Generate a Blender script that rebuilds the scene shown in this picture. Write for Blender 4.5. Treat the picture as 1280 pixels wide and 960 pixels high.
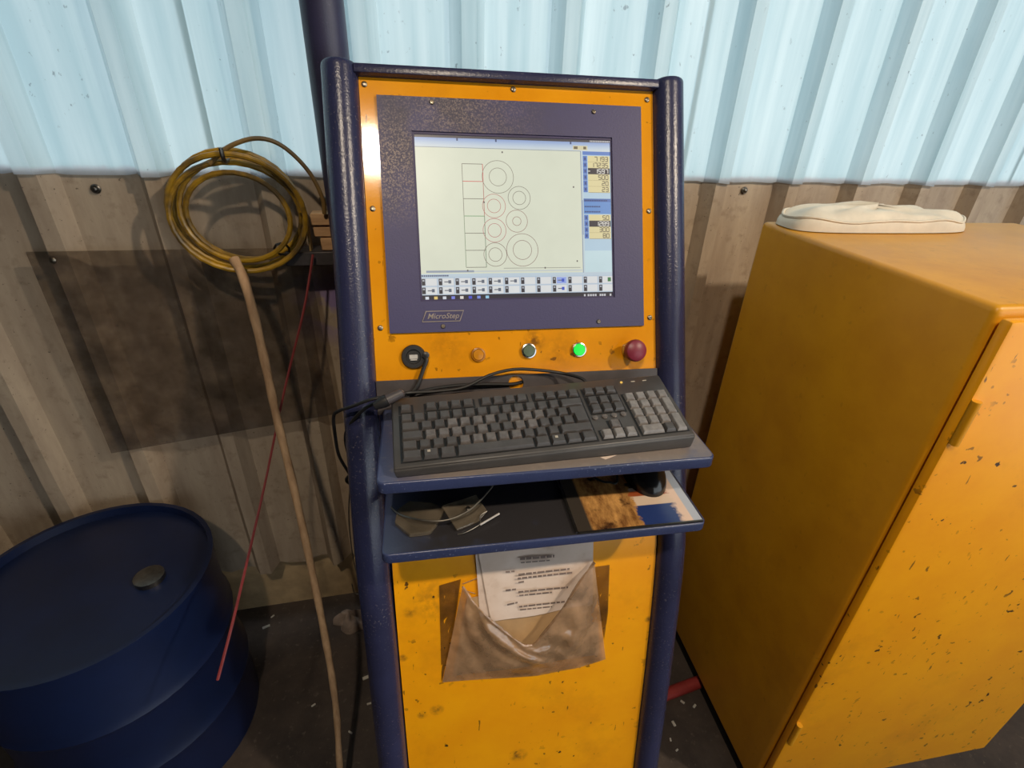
import bpy, bmesh, math, random
from mathutils import Vector, Matrix
random.seed(7)
rnd = random.Random(11)
for o in list(bpy.data.objects): bpy.data.objects.remove(o)
S = bpy.context.scene
COL = S.collection
Z0 = 1.52                                   # height of the console's top edge above the floor
def W(p): return Vector((p[0], p[1], p[2] + Z0))

# ------------------------------------------------------------------ camera
CAM = Vector((-0.159, -0.984, -0.024))
FWD = Vector((0.170, 0.859, -0.483)).normalized()
RGT = Vector((0.984, -0.173, 0.040)); RGT = (RGT - FWD * RGT.dot(FWD)).normalized()
UPV = RGT.cross(FWD)
FPX, CX, CY = 640.0, 650.0, 480.0
cd = bpy.data.cameras.new('camera'); cam = bpy.data.objects.new('camera', cd); COL.objects.link(cam)
cd.sensor_width = 36; cd.lens = FPX / 1280 * 36; cd.shift_x = -(CX - 640) / 1280; cd.clip_start = .02
m = Matrix((RGT, UPV, -FWD)).transposed().to_4x4(); m.translation = W(CAM); cam.matrix_world = m
S.camera = cam

# ------------------------------------------------------------------ world, exposure
wd = bpy.data.worlds.new('sky'); S.world = wd; wd.use_nodes = True
bg = wd.node_tree.nodes['Background']; bg.inputs[0].default_value = (.86, .95, 1.0, 1); bg.inputs[1].default_value = 1.7
S.view_settings.view_transform = 'Standard'; S.view_settings.look = 'None'
S.view_settings.gamma = 1; S.view_settings.use_curve_mapping = False
S.view_settings.exposure = 0.3
LAMPS = [(Vector((-.435, -1.755, 1.585)), 95.0, 58, Vector((.16, -.25, -.62)), 'warm pendant lamp hanging above and behind the photographer, left one'),
         (Vector((1.75, -1.75, 1.60)), 150.0, 100, Vector((.35, -.1, -.6)), 'added unseen warm pendant lamp in front of the yellow cabinet, right one')]  # right lamp is added out of view to brighten the right wall

# ------------------------------------------------------------------ geometry helpers
def ray(px, py): return (FWD + RGT * ((px - CX) / FPX) - UPV * ((py - CY) / FPX))
def hit(px, py, n, p0):                     # the point of a plane seen at a pixel of the photograph
    d = ray(px, py); n = Vector(n); t = (Vector(p0) - CAM).dot(n) / d.dot(n); return CAM + d * t
TH = math.radians(24.29)
PU = Vector((0, math.sin(TH), math.cos(TH))); PN = Vector((0, -math.cos(TH), math.sin(TH)))
def pt(u, v, w=0): return Vector((u, 0, 0)) + PU * v + PN * w          # tilted front panel: across, up, out
def uv(px, py, w=0):
    h = hit(px, py, PN, PN * w); return (h.x, h.dot(PU))
PROF = [(.06, .0271), (0, 0), (-.443, -.200), (-.70, -.316), (-.76, -.338), (-.83, -.355), (-.90, -.370), (-1.033, -.396), (-1.218, -.428), (-1.338, -.449), (-1.52, -.478)]
def prof(z):
    for (z1, y1), (z2, y2) in zip(PROF, PROF[1:]):
        if z <= z1 and z >= z2: return y1 + (y2 - y1) * (z1 - z) / (z1 - z2)
    return PROF[-1][1] if z < 0 else PROF[0][1]
def hprof(px, py, w=0):
    d = ray(px, py); t = .3
    while t < 3:
        p = CAM + d * t
        if p.y >= prof(p.z) - w: return p
        t += .0015
    return p
WA = Vector((-.524, .222, -.18)); wa = math.radians(2.67)
WD = Vector((math.cos(wa), math.sin(wa), 0)); WN = Vector((-math.sin(wa), math.cos(wa), 0))   # along the wall, out through it
def wl(s, z, off=0): p = WA + WD * s + WN * off; return Vector((p.x, p.y, z))
def onwall(px, py, off=0): return hit(px, py, WN, WA + WN * off)

class B:
    def __init__(s): s.bm = bmesh.new()
    def quad(s, a, b, c, d, mi=0):
        f = s.bm.faces.new([s.bm.verts.new(p) for p in (a, b, c, d)]); f.material_index = mi; return s
    def poly(s, pts, mi=0):
        f = s.bm.faces.new([s.bm.verts.new(p) for p in pts]); f.material_index = mi; return s
    def hexa(s, b, t, mi=0):                 # bottom loop, top loop (any n)
        n = len(b); vb = [s.bm.verts.new(p) for p in b]; vt = [s.bm.verts.new(p) for p in t]
        fs = [s.bm.faces.new(vb[::-1]), s.bm.faces.new(vt)]
        for i in range(n): fs.append(s.bm.faces.new([vb[i], vb[(i+1) % n], vt[(i+1) % n], vt[i]]))
        for f in fs: f.material_index = mi
        return s
    def box(s, x0, x1, y0, y1, z0, z1, mi=0):
        q = [(x0, y0), (x1, y0), (x1, y1), (x0, y1)]
        return s.hexa([Vector((x, y, z0)) for x, y in q], [Vector((x, y, z1)) for x, y in q], mi)
    def obox(s, c, ax, ay, az, mi=0):        # oriented box: centre and half axes
        c, ax, ay, az = map(Vector, (c, ax, ay, az))
        q = [(-1, -1), (1, -1), (1, 1), (-1, 1)]
        return s.hexa([c + ax*i + ay*j - az for i, j in q], [c + ax*i + ay*j + az for i, j in q], mi)
    def tube(s, path, r, n=10, closed=False, mi=0, caps=True):
        path = [Vector(p) for p in path]; L = len(path); rings = []
        rr = r if isinstance(r, (list, tuple)) else [r] * L
        up = None
        for i, p in enumerate(path):
            if closed: t = path[(i+1) % L] - path[i-1]
            else: t = path[min(i+1, L-1)] - path[max(i-1, 0)]
            t.normalize()
            if up is None:
                up = t.orthogonal().normalized()
            else:
                up = (up - t * up.dot(t)); up = up.normalized() if up.length > 1e-6 else t.orthogonal().normalized()
            bi = t.cross(up)
            rings.append([s.bm.verts.new(p + (up * math.cos(2*math.pi*k/n) + bi * math.sin(2*math.pi*k/n)) * rr[i]) for k in range(n)])
        for i in range(L if closed else L-1):
            a, b = rings[i], rings[(i+1) % L]
            for k in range(n):
                f = s.bm.faces.new([a[k], a[(k+1) % n], b[(k+1) % n], b[k]]); f.material_index = mi
        if not closed and caps:
            for rg in (rings[0][::-1], rings[-1]):
                f = s.bm.faces.new(rg); f.material_index = mi
        return s
    def lathe(s, o, ax, prof_, n=24, mi=0):  # profile of (radius, height along ax)
        o, ax = Vector(o), Vector(ax).normalized(); u = ax.orthogonal().normalized(); v = ax.cross(u); rings = []
        for r, h in prof_:
            rings.append([s.bm.verts.new(o + ax*h + (u*math.cos(2*math.pi*k/n) + v*math.sin(2*math.pi*k/n))*max(r, 1e-5)) for k in range(n)])
        for a, b in zip(rings, rings[1:]):
            for k in range(n):
                f = s.bm.faces.new([a[k], a[(k+1) % n], b[(k+1) % n], b[k]]); f.material_index = mi
        f = s.bm.faces.new(rings[0][::-1]); f.material_index = mi
        f = s.bm.faces.new(rings[-1]); f.material_index = mi
        return s
    def grid(s, fn, nu, nv, mi=0):
        vs = [[s.bm.verts.new(fn(i / nu, j / nv)) for j in range(nv + 1)] for i in range(nu + 1)]
        for i in range(nu):
            for j in range(nv):
                f = s.bm.faces.new([vs[i][j], vs[i+1][j], vs[i+1][j+1], vs[i][j+1]]); f.material_index = mi
        return s
    def slab(s, fn, nu, nv, off, mi=0):      # grid with thickness: off is a vector or fn(i,j)
        def side(k): return [[s.bm.verts.new(fn(i/nu, j/nv) + (off(i/nu, j/nv) if callable(off) else Vector(off)) * k) for j in range(nv+1)] for i in range(nu+1)]
        a, b = side(0), side(1)
        for i in range(nu):
            for j in range(nv):
                s.bm.faces.new([a[i][j], a[i+1][j], a[i+1][j+1], a[i][j+1]]); s.bm.faces.new([b[i][j+1], b[i+1][j+1], b[i+1][j], b[i][j]])
        for i in range(nu):
            s.bm.faces.new([a[i+1][0], a[i][0], b[i][0], b[i+1][0]]); s.bm.faces.new([a[i][nv], a[i+1][nv], b[i+1][nv], b[i][nv]])
        for j in range(nv):
            s.bm.faces.new([a[0][j], a[0][j+1], b[0][j+1], b[0][j]]); s.bm.faces.new([a[nu][j+1], a[nu][j], b[nu][j], b[nu][j+1]])
        return s
    def holed(s, outer, inner, off):         # plate with an opening: two loops of equal length, extruded by off
        off = Vector(off); n = len(outer)
        L = [[s.bm.verts.new(Vector(p) + off*k) for p in lp] for k in (0, 1) for lp in (outer, inner)]
        o0, i0, o1, i1 = L
        for k in range(n):
            j = (k+1) % n
            s.bm.faces.new([o1[k], o1[j], i1[j], i1[k]]); s.bm.faces.new([o0[j], o0[k], i0[k], i0[j]])
            s.bm.faces.new([o0[k], o0[j], o1[j], o1[k]]); s.bm.faces.new([i0[j], i0[k], i1[k], i1[j]])
        return s
    def bevel(s, w, seg=2):
        bmesh.ops.recalc_face_normals(s.bm, faces=s.bm.faces[:])
        es = [e for e in s.bm.edges if len(e.link_faces) == 2 and e.calc_face_angle(0) > .6]
        bmesh.ops.bevel(s.bm, geom=es, offset=w, segments=seg, affect='EDGES', profile=.5, clamp_overlap=True); return s
    def build(s, name, mat, parent=None, smooth=True, angle=40, origin=None, recalc=True):
        if recalc: bmesh.ops.recalc_face_normals(s.bm, faces=s.bm.faces[:])
        co = [v.co for v in s.bm.verts]
        if origin is None:
            lo = Vector([min(c[i] for c in co) for i in range(3)]); hi = Vector([max(c[i] for c in co) for i in range(3)])
            origin = Vector(((lo.x+hi.x)/2, (lo.y+hi.y)/2, lo.z))
        origin = Vector(origin)
        for v in s.bm.verts: v.co -= origin
        me = bpy.data.meshes.new(name)
        if smooth:
            for f in s.bm.faces: f.smooth = True
            for e in s.bm.edges:
                if len(e.link_faces) == 2 and e.calc_face_angle(0) > math.radians(angle): e.smooth = False
        s.bm.to_mesh(me); s.bm.free()
        for mt in (mat if isinstance(mat, (list, tuple)) else [mat]): me.materials.append(mt)
        o = bpy.data.objects.new(name, me); COL.objects.link(o)
        link(o, origin, parent); return o
WPOS = {}
def link(o, origin, parent):                 # origin in console coordinates; no object is rotated
    w = W(origin); WPOS[o.name] = w
    if parent: o.parent = parent; o.location = w - WPOS[parent.name]
    else: o.location = w
def thing(name, label, cat, loc, group=None):
    o = bpy.data.objects.new(name, None); COL.objects.link(o); o.empty_display_size = .05
    link(o, Vector(loc), None); tag(o, label, cat, group); return o
def tag(o, label, cat, group=None):
    o['label'] = label; o['category'] = cat
    if group: o['group'] = group
    return o
def struct(o): o['kind'] = 'structure'; return o
def spline(pts, n=8, closed=False):          # Catmull-Rom through the points
    P = [Vector(p) for p in pts]; out = []; L = len(P)
    for i in range(L if closed else L-1):
        if closed: a, b, c, d = P[i-1], P[i], P[(i+1) % L], P[(i+2) % L]
        else: a, b, c, d = P[max(i-1, 0)], P[i], P[i+1], P[min(i+2, L-1)]
        for k in range(n):
            t = k / n
            out.append(.5*((2*b) + (c-a)*t + (2*a-5*b+4*c-d)*t*t + (3*b-a-3*c+d)*t**3))
    if not closed: out.append(P[-1])
    return out

# ------------------------------------------------------------------ materials
def lin(c): return tuple(((x/255)/12.92 if x/255 <= .04045 else ((x/255+.055)/1.055)**2.4) for x in c) + (1,)
class N:                                     # little node helper
    def __init__(s, name):
        s.m = bpy.data.materials.new(name); s.m.use_nodes = True; s.t = s.m.node_tree; s.p = s.t.nodes['Principled BSDF']; s.out = s.t.nodes['Material Output']
        s.co = s.t.nodes.new('ShaderNodeNewGeometry').outputs['Position']
    def n(s, kind, **kw):
        d = s.t.nodes.new(kind)
        for k, v in kw.items(): setattr(d, k, v)
        return d
    def l(s, a, b): s.t.links.new(a, b)
    def noise(s, scale, detail=3, rough=.6, stretch=None):
        d = s.n('ShaderNodeTexNoise'); d.inputs['Scale'].default_value = scale; d.inputs['Detail'].default_value = detail; d.inputs['Roughness'].default_value = rough
        s.l(s.scaled(stretch) if stretch else s.co, d.inputs['Vector']); return d.outputs['Fac']
    def scaled(s, v):
        mp = s.n('ShaderNodeMapping'); mp.inputs['Scale'].default_value = v; s.l(s.co, mp.inputs['Vector']); return mp.outputs[0]
    def ramp(s, fac, lo, hi):
        d = s.n('ShaderNodeMapRange'); d.clamp = True
        d.inputs[1].default_value = lo; d.inputs[2].default_value = hi; s.l(fac, d.inputs[0]); return d.outputs[0]
    def math(s, op, a, b):
        d = s.n('ShaderNodeMath', operation=op)
        for i, x in enumerate((a, b)):
            if isinstance(x, (int, float)): d.inputs[i].default_value = x
            else: s.l(x, d.inputs[i])
        return d.outputs[0]
    def mix(s, fac, a, b):
        d = s.n('ShaderNodeMix', data_type='RGBA')
        if isinstance(fac, (int, float)): d.inputs[0].default_value = fac
        else: s.l(fac, d.inputs[0])
        for i, x in ((6, a), (7, b)):
            if isinstance(x, tuple): d.inputs[i].default_value = x
            else: s.l(x, d.inputs[i])
        return d.outputs[2]
    def near(s, p, r0, r1):                  # 1 near a place on the object, 0 away from it (for stains)
        d = s.n('ShaderNodeVectorMath', operation='DISTANCE'); s.l(s.co, d.inputs[0]); d.inputs[1].default_value = W(p)
        return s.ramp(d.outputs['Value'], r1, r0)
    def axis(s, i): d = s.n('ShaderNodeSeparateXYZ'); s.l(s.co, d.inputs[0]); return d.outputs[i]
    def bump(s, fac, strength=.2, dist=.002):
        d = s.n('ShaderNodeBump'); d.inputs['Strength'].default_value = strength; d.inputs['Distance'].default_value = dist
        s.l(fac, d.inputs['Height']); s.l(d.outputs[0], s.p.inputs['Normal'])
    def fin(s, col, rough=.5, metal=0, spec=.5):
        if isinstance(col, tuple): s.p.inputs['Base Color'].default_value = col
        else: s.l(col, s.p.inputs['Base Color'])
        if isinstance(rough, (int, float)): s.p.inputs['Roughness'].default_value = rough
        else: s.l(rough, s.p.inputs['Roughness'])
        s.p.inputs['Metallic'].default_value = metal; s.p.inputs['Specular IOR Level'].default_value = spec
        return s.m
def plain(name, c, rough=.5, metal=0, var=.25, scale=40, bump=0):
    k = N(name); c = lin(c); d = tuple(x*(1-var) for x in c[:3]) + (1,)
    f = k.noise(scale, 4); col = k.mix(k.ramp(f, .35, .65), d, c)
    if bump: k.bump(f, bump)
    return k.fin(col, rough, metal)
def emit(name, c, st=1.0):
    k = N(name); k.p.inputs['Base Color'].default_value = (0.01, .01, .01, 1); k.p.inputs['Roughness'].default_value = .35
    f = k.noise(25, 2); k.l(k.mix(k.ramp(f, .3, .7), tuple(x*.96 for x in lin(c)[:3])+(1,), lin(c)), k.p.inputs['Emission Color']); k.p.inputs['Emission Strength'].default_value = st
    return k.m
def chipped_yellow(name, c1, c2, chips=1.0, rough=.32, stains=()):
    k = N(name)
    base = k.mix(k.ramp(k.noise(9, 5), .35, .7), lin(c1), lin(c2))
    base = k.mix(k.math('MULTIPLY', k.ramp(k.noise(3.2, 6, .7), .55, .75), .35), base, lin((150, 92, 18)))
    a = k.ramp(k.noise(62, 2, .5), .675, .70)
    g = k.ramp(k.noise(7, 3), .42, .6)
    chip = k.math('MULTIPLY', k.math('MULTIPLY', a, g), chips)
    sc = k.ramp(k.noise(1.0, 3, .5, (110, 30, 22)), .715, .74)
    chip = k.math('MAXIMUM', chip, k.math('MULTIPLY', sc, .8*chips))
    for p, r0, r1, st in stains:             # soot, smudges and other dark marks
        base = k.mix(k.math('MULTIPLY', k.math('MULTIPLY', k.near(p, r0, r1), k.ramp(k.noise(70, 4), .35, .6)), st), base, lin((84, 52, 26)))
    col = k.mix(chip, base, lin((58, 34, 14)))
    k.bump(k.noise(420, 2), .045, .001)
    return k.fin(col, rough)
def navy(name, c, worn, rough=.3, wear=.5, bump=.25):
    k = N(name)
    col = k.mix(k.ramp(k.noise(6, 5), .4, .7), lin(c), lin(tuple(int(x*.8) for x in c)))
    sp = k.math('MULTIPLY', k.ramp(k.noise(260, 2), .62, .72), k.ramp(k.noise(12, 4), .42, .62))
    col = k.mix(k.math('MULTIPLY', sp, wear), col, lin(worn))
    k.bump(k.noise(300, 2), bump, .001)
    return k.fin(col, rough)

M = {}
M['yellow'] = chipped_yellow('yellow_paint', (224, 150, 24), (214, 138, 18), .7, .10, [(pt(*uv(668, 426)), .004, .022, .8), (pt(*uv(792, 447)), .004, .022, .5), (pt(*uv(560, 432)), .01, .05, .25), (pt(*uv(700, 440)), .01, .05, .25)])  # soot at the push button; round dark mark below the stop button
M['yellow_low'] = chipped_yellow('yellow_paint_scuffed', (242, 164, 4), (234, 152, 3), 1.0, .38, [(hprof(648, 944), .004, .022, .85), (hprof(546, 887), .002, .016, .8), (hprof(528, 893), .002, .012, .8), (hprof(512, 765), .003, .014, .6), (hprof(797, 905), .003, .012, .8), (hprof(504, 822), .002, .010, .9), (hprof(810, 774), .002, .009, .9), (hprof(543, 750), .02, .05, .35)])
M['cab'] = chipped_yellow('ochre_cabinet_paint', (214, 150, 20), (200, 136, 14), .15, .4)
M['navy'] = navy('navy_paint', (44, 47, 78), (140, 130, 128), .27, .4, .4)
M['navy_edge'] = navy('blue_tray_edge_paint', (54, 63, 100), (150, 160, 190), .3, .6)
# bezel: flat violet blue with scratched dust in its upper left corner
k = N('violet_bezel_paint')
wm = k.math('MAXIMUM', k.near(pt(-.215, -.13), .02, .115), k.math('MULTIPLY', k.near(pt(-.10, -.045), .03, .16), .55))
sp = k.math('MULTIPLY', k.ramp(k.noise(330, 3, .7), .47, .66), wm)
dk = k.math('MULTIPLY', k.near(pt(-.13, -.05), .03, .26), k.ramp(k.noise(14, 4), .3, .55))
col = k.mix(k.math('MULTIPLY', dk, .75), lin((58, 55, 96)), lin((46, 40, 52)))
col = k.mix(k.math('MULTIPLY', sp, .75), col, lin((170, 150, 135)))
k.bump(k.noise(300, 2), .2, .001); M['bezel'] = k.fin(col, .5)
# tray tops: dusty, worn in the middle
k = N('dusty_tray_top')
w1 = k.math('MULTIPLY', k.ramp(k.axis(0), -.235, -.15), k.ramp(k.noise(8, 4), .25, .5))
col = k.mix(w1, lin((70, 78, 112)), lin((122, 112, 106)))
col = k.mix(k.math('MULTIPLY', k.ramp(k.noise(60, 4), .55, .75), .35), col, lin((150, 138, 128)))
k.bump(k.noise(250, 2), .2, .001); M['tray'] = k.fin(col, .38)
k = N('dark_tray_top')
w1 = k.math('MULTIPLY', k.ramp(k.axis(0), -.24, -.17), k.ramp(k.noise(8, 4), .2, .4))
col = k.mix(w1, lin((58, 66, 92)), lin((46, 44, 46)))
k.bump(k.noise(250, 2), .25, .001); M['tray2'] = k.fin(col, .36)
M['charcoal'] = plain('charcoal_sheet', (70, 64, 66), .45)
M['black'] = plain('black_plastic', (34, 32, 33), .4)
M['rubber'] = plain('black_rubber', (26, 25, 26), .5)
M['kbody'] = plain('keyboard_plastic', (70, 67, 66), .4, 0, .2, 30, .05)
M['key'] = plain('keycap_plastic', (76, 72, 71), .3, 0, .25, 60)
M['key_pad_sheen'] = plain('keycap_pad_sheen', (132, 127, 125), .24, 0, .3, 90)  # lighter grey: reflected sheen of these keys painted into the colour
M['key_worn'] = plain('keycap_polished', (104, 98, 96), .24, 0, .35, 90)
M['chrome'] = plain('chrome', (200, 198, 195), .2, 1, .1)
M['steel'] = plain('bare_steel', (130, 126, 120), .38, 1, .3, 60)
M['screw'] = plain('screw_zinc', (150, 140, 125), .35, 1, .3, 200)
M['white_print'] = plain('white_print', (190, 180, 165), .5, 0, .1)
M['logo_plate'] = plain('silver_plate', (150, 140, 132), .4, .2, .1)
M['logo_blue'] = plain('plate_blue', (58, 54, 96), .45)
M['amber'] = plain('amber_lens', (196, 128, 20), .25, 0, .15)
M['greygreen'] = plain('grey_green_cap', (86, 104, 84), .35, 0, .15)
M['green'] = emit('lit_green_lens', (12, 232, 70), .9)
M['estop'] = plain('red_mushroom', (128, 38, 58), .4, 0, .2)
M['yellow_plastic'] = plain('yellow_collar', (200, 140, 30), .4)
M['usb_white'] = plain('usb_insert', (190, 185, 180), .35)
M['conc'] = plain('concrete', (184, 158, 120), .9, 0, .35, 12, .4)
k = N('floor_concrete')
col = k.mix(k.ramp(k.noise(5, 6, .7), .35, .65), lin((46, 38, 34)), lin((74, 62, 54)))
col = k.mix(k.math('MULTIPLY', k.ramp(k.noise(60, 4), .6, .72), .6), col, lin((104, 92, 80)))
k.bump(k.noise(40, 5), .4, .004); M['floor'] = k.fin(col, .75)
M['room'] = plain('dim_room_wall', (74, 70, 66), .9, 0, .2, 3)
# lower corrugated sheet: weathered beige galvanised
k = N('weathered_sheet')
col = k.mix(k.ramp(k.noise(1.0, 5, .65, (14, 14, 2.5)), .3, .7), lin((150, 132, 114)), lin((186, 168, 146)))
col = k.mix(k.math('MULTIPLY', k.ramp(k.noise(30, 4), .55, .7), .35), col, lin((112, 92, 74)))
col = k.mix(k.math('MULTIPLY', k.ramp(k.noise(140, 2), .7, .74), .7), col, lin((70, 58, 48)))
pur = k.math('MULTIPLY', k.near((-.36, .2, -.47), .05, .12), k.ramp(k.noise(16, 3), .35, .5))
col = k.mix(k.math('MULTIPLY', pur, .75), col, lin((118, 100, 160)))
k.bump(k.noise(90, 3), .2, .002); M['sheet'] = k.fin(col, .6)
# upper sheet: pale, light passes through it, specks of dirt
k = N('pale_translucent_sheet')
col = k.mix(k.ramp(k.noise(1.0, 4, .6, (22, 22, 1.2)), .35, .7), lin((166, 189, 195)), lin((196, 211, 214)))
dirt = k.math('MULTIPLY', k.ramp(k.noise(1, 3, .6, (95, 95, 60)), .675, .72), k.ramp(k.noise(6, 3), .42, .56))
edge = k.ramp(k.math('ADD', k.axis(2), k.math('MULTIPLY', k.noise(40, 2), .012)), Z0-.158, Z0-.166)
col = k.mix(k.math('MULTIPLY', dirt, .6), col, lin((92, 100, 108)))
col = k.mix(k.math('MULTIPLY', edge, .45), col, lin((176, 160, 168)))
df = k.n('ShaderNodeBsdfDiffuse'); tr = k.n('ShaderNodeBsdfTranslucent'); k.l(col, df.inputs[0]); k.l(col, tr.inputs[0])
mx = k.n('ShaderNodeMixShader'); mx.inputs[0].default_value = .5; k.l(df.outputs[0], mx.inputs[1]); k.l(tr.outputs[0], mx.inputs[2])
gl = k.n('ShaderNodeBsdfGlossy'); gl.inputs['Roughness'].default_value = .35
m2 = k.n('ShaderNodeMixShader'); m2.inputs[0].default_value = .05; k.l(mx.outputs[0], m2.inputs[1]); k.l(gl.outputs[0], m2.inputs[2]); k.l(m2.outputs[0], k.out.inputs[0])
M['upper'] = k.m
M['column'] = navy('column_paint', (52, 50, 78), (130, 120, 150), .4, .2)
def wood(name, a, b, stretch):
    k = N(name); col = k.mix(k.ramp(k.noise(1, 5, .6, stretch), .3, .7), lin(a), lin(b))
    k.bump(k.noise(1, 5, .6, stretch), .3, .002); return k.fin(col, .75)
M['wood'] = wood('raw_wood', (168, 126, 88), (206, 166, 122), (8, 60, 90))
M['wood_pale'] = wood('pale_lath', (190, 150, 90), (214, 178, 118), (60, 60, 6))
M['stick'] = wood('peeled_stick', (138, 106, 76), (186, 152, 116), (50, 50, 9))
k = N('dirty_yellow_hose')
col = k.mix(k.ramp(k.noise(14, 4), .38, .62), lin((176, 134, 30)), lin((84, 66, 34))); M['hose'] = k.fin(col, .4)
M['hose_old'] = plain('brown_hose', (132, 104, 60), .45, 0, .4, 20)
M['redwire'] = plain('red_wire', (128, 46, 46), .5, 0, .2)
M['bluepl'] = plain('blue_drum_paint', (16, 30, 66), .4, 0, .3, 6)
M['bag'] = plain('white_woven_bag', (224, 216, 200), .6, 0, .15, 18, .3)
M['plinth'] = plain('black_plinth', (18, 17, 17), .7)
M['redpipe'] = plain('red_painted_pipe', (160, 56, 52), .5, 0, .25, 25)
M['chip'] = plain('pale_chips', (200, 192, 180), .7)
M['rag'] = plain('grey_rag', (150, 132, 120), .9, 0, .4, 30, .4)
k = N('printed_paper')
col = k.mix(k.ramp(k.noise(9, 4), .35, .7), lin((226, 208, 196)), lin((206, 182, 164)))
col = k.mix(k.math('MULTIPLY', k.ramp(k.noise(30, 4), .58, .75), .4), col, lin((170, 140, 116))); M['paper'] = k.fin(col, .7)
M['brownpaper'] = plain('stained_paper', (196, 158, 112), .75, 0, .25, 14)
M['ink'] = plain('print_ink', (128, 110, 102), .8)
def film(name, c, transp, rough, gloss=.12, wr=0):
    k = N(name); t = k.n('ShaderNodeBsdfTransparent'); t.inputs[0].default_value = (1, .97, .93, 1)
    d = k.n('ShaderNodeBsdfDiffuse'); f = k.noise(18, 4)
    k.l(k.mix(k.ramp(f, .35, .65), lin(c), lin(tuple(int(x*.62) for x in c))), d.inputs[0])
    m1 = k.n('ShaderNodeMixShader'); k.l(k.ramp(f, .0, 1.0), m1.inputs[0])
    mr = k.n('ShaderNodeMapRange'); k.l(f, mr.inputs[0]); mr.inputs[1].default_value = .3; mr.inputs[2].default_value = .7
    mr.inputs[3].default_value = 1-transp-.12; mr.inputs[4].default_value = min(1, 1-transp+.12); k.l(mr.outputs[0], m1.inputs[0])
    k.l(t.outputs[0], m1.inputs[1]); k.l(d.outputs[0], m1.inputs[2])
    g = k.n('ShaderNodeBsdfGlossy'); g.inputs['Roughness'].default_value = rough
    fr = k.n('ShaderNodeLayerWeight'); fr.inputs[0].default_value = .5
    m2 = k.n('ShaderNodeMixShader'); k.l(k.math('ADD', k.math('MULTIPLY', k.math('POWER', fr.outputs[1], 4.0), .6), gloss-.04), m2.inputs[0]); k.l(m1.outputs[0], m2.inputs[1]); k.l(g.outputs[0], m2.inputs[2])
    if wr:
        bp = k.n('ShaderNodeBump'); bp.inputs['Strength'].default_value = wr; bp.inputs['Distance'].default_value = .006; k.l(k.noise(38, 3, .5), bp.inputs['Height'])
        k.l(bp.outputs[0], g.inputs['Normal']); k.l(bp.outputs[0], d.inputs['Normal'])
    k.l(m2.outputs[0], k.out.inputs[0]); return k.m
M['film'] = film('dirty_clear_film', (200, 160, 124), .36, .16, .13, .5)
M['tape'] = film('brown_tape', (104, 72, 36), .35, .25, .08, .6)
M['acrylic'] = film('grimy_acrylic', (46, 52, 62), .76, .06, .09)
M['smoked'] = film('smoked_plate', (122, 110, 94), .4, .12, .12)

# ------------------------------------------------------------------ room shell
FZ = -Z0
b = B(); b.box(-3.6, 4.2, -7.0, .75, FZ-.1, FZ); struct(b.build('floor', M['floor']))
b = B(); b.box(-3.6, 4.2, -6.1, .6, 1.9, 1.96); struct(b.build('ceiling', M['room']))
b = B(); b.box(-3.68, -3.6, -6.1, .6, FZ, 1.9); struct(b.build('wall_left', M['room']))
b = B(); b.box(4.2, 4.28, -1.3, .6, FZ, 1.9); struct(b.build('wall_right', M['room']))
b = B(); b.box(-3.6, 1.0, -6.18, -6.1, FZ, 1.9); b.box(1.0, 4.2, -6.18, -6.1, 1.7, 1.9)
struct(b.build('wall_front', M['room']))
# the clad back wall: overlapping trapezoid sheets on a low concrete upstand
PER, RIDGE, SLOPE, DEP = .2065, .030, .020, .035
S0 = .469 - 12*PER
def rib(q):                                  # sheet depth at distance q along the wall (ridges towards the room)
    q = (q - S0 + PER/2) % PER - PER/2
    a = abs(q)
    return -DEP if a <= RIDGE/2 else (-DEP*(1-(a-RIDGE/2)/SLOPE) if a <= RIDGE/2+SLOPE else 0)
def sheet(i, z0, z1, off, mat, ragged, parent, nz):
    s0 = S0 - PER/2 + i*5*PER; xs = []
    for kk in range(5):
        c = s0 + PER/2 + kk*PER
        for d in (-PER/2, -PER/4, -RIDGE/2-SLOPE, -RIDGE/2, RIDGE/2, RIDGE/2+SLOPE, PER/4): xs.append(c + d)
    xs.append(s0 + 5*PER + .012)
    r = random.Random(i*7+int(off*1000)+3)
    bot = [z0 + ragged*r.uniform(-.5, .5) for _ in xs]
    b = B(); cols = []
    for q, zb in zip(xs, bot):
        cols.append([b.bm.verts.new(wl(q, zb + (z1-zb)*(j/nz), off - .0025*(i % 2) + rib(q) + (r.uniform(-.0015, .0015) if 0 < j < nz else 0))) for j in range(nz+1)])
    for a_, c_ in zip(cols, cols[1:]):
        for j in range(nz): b.bm.faces.new([a_[j], c_[j], c_[j+1], a_[j+1]])
    return b.build('cladding_sheet', mat, parent, angle=20)
b = B(); b.hexa([wl(-3.1, FZ, .052), wl(4.6, FZ, .052), wl(4.6, FZ, .25), wl(-3.1, FZ, .25)], [wl(-3.1, -1.22, .052), wl(4.6, -1.22, .052), wl(4.6, -1.22, .25), wl(-3.1, -1.22, .25)])
back = struct(b.build('wall_back', M['conc']))
for i in range(-1, 6):
    sheet(i, -.18, 1.9, 0, M['upper'], .004, back, 3)
    sheet(i, -1.29, -.172, .008, M['sheet'], .03, back, 8)
# screws with washers that fix the sheets
def wall_screw(px, py):
    p = onwall(px, py, .004); b = B()
    b.lathe(p, -WN, [(.009, 0), (.009, .002), (.007, .004), (.007, .005)], 16); b.lathe(p, -WN, [(.0045, .005), (.0045, .008), (.003, .009)], 6)
    b.build('sheet_screw', M['steel'], back)
for q in ((930, 238), (404, 250), (1150, 250), (120, 236)): wall_screw(*q)
# a crusty strip along the lower edge of the upper sheets lies in their material

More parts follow.
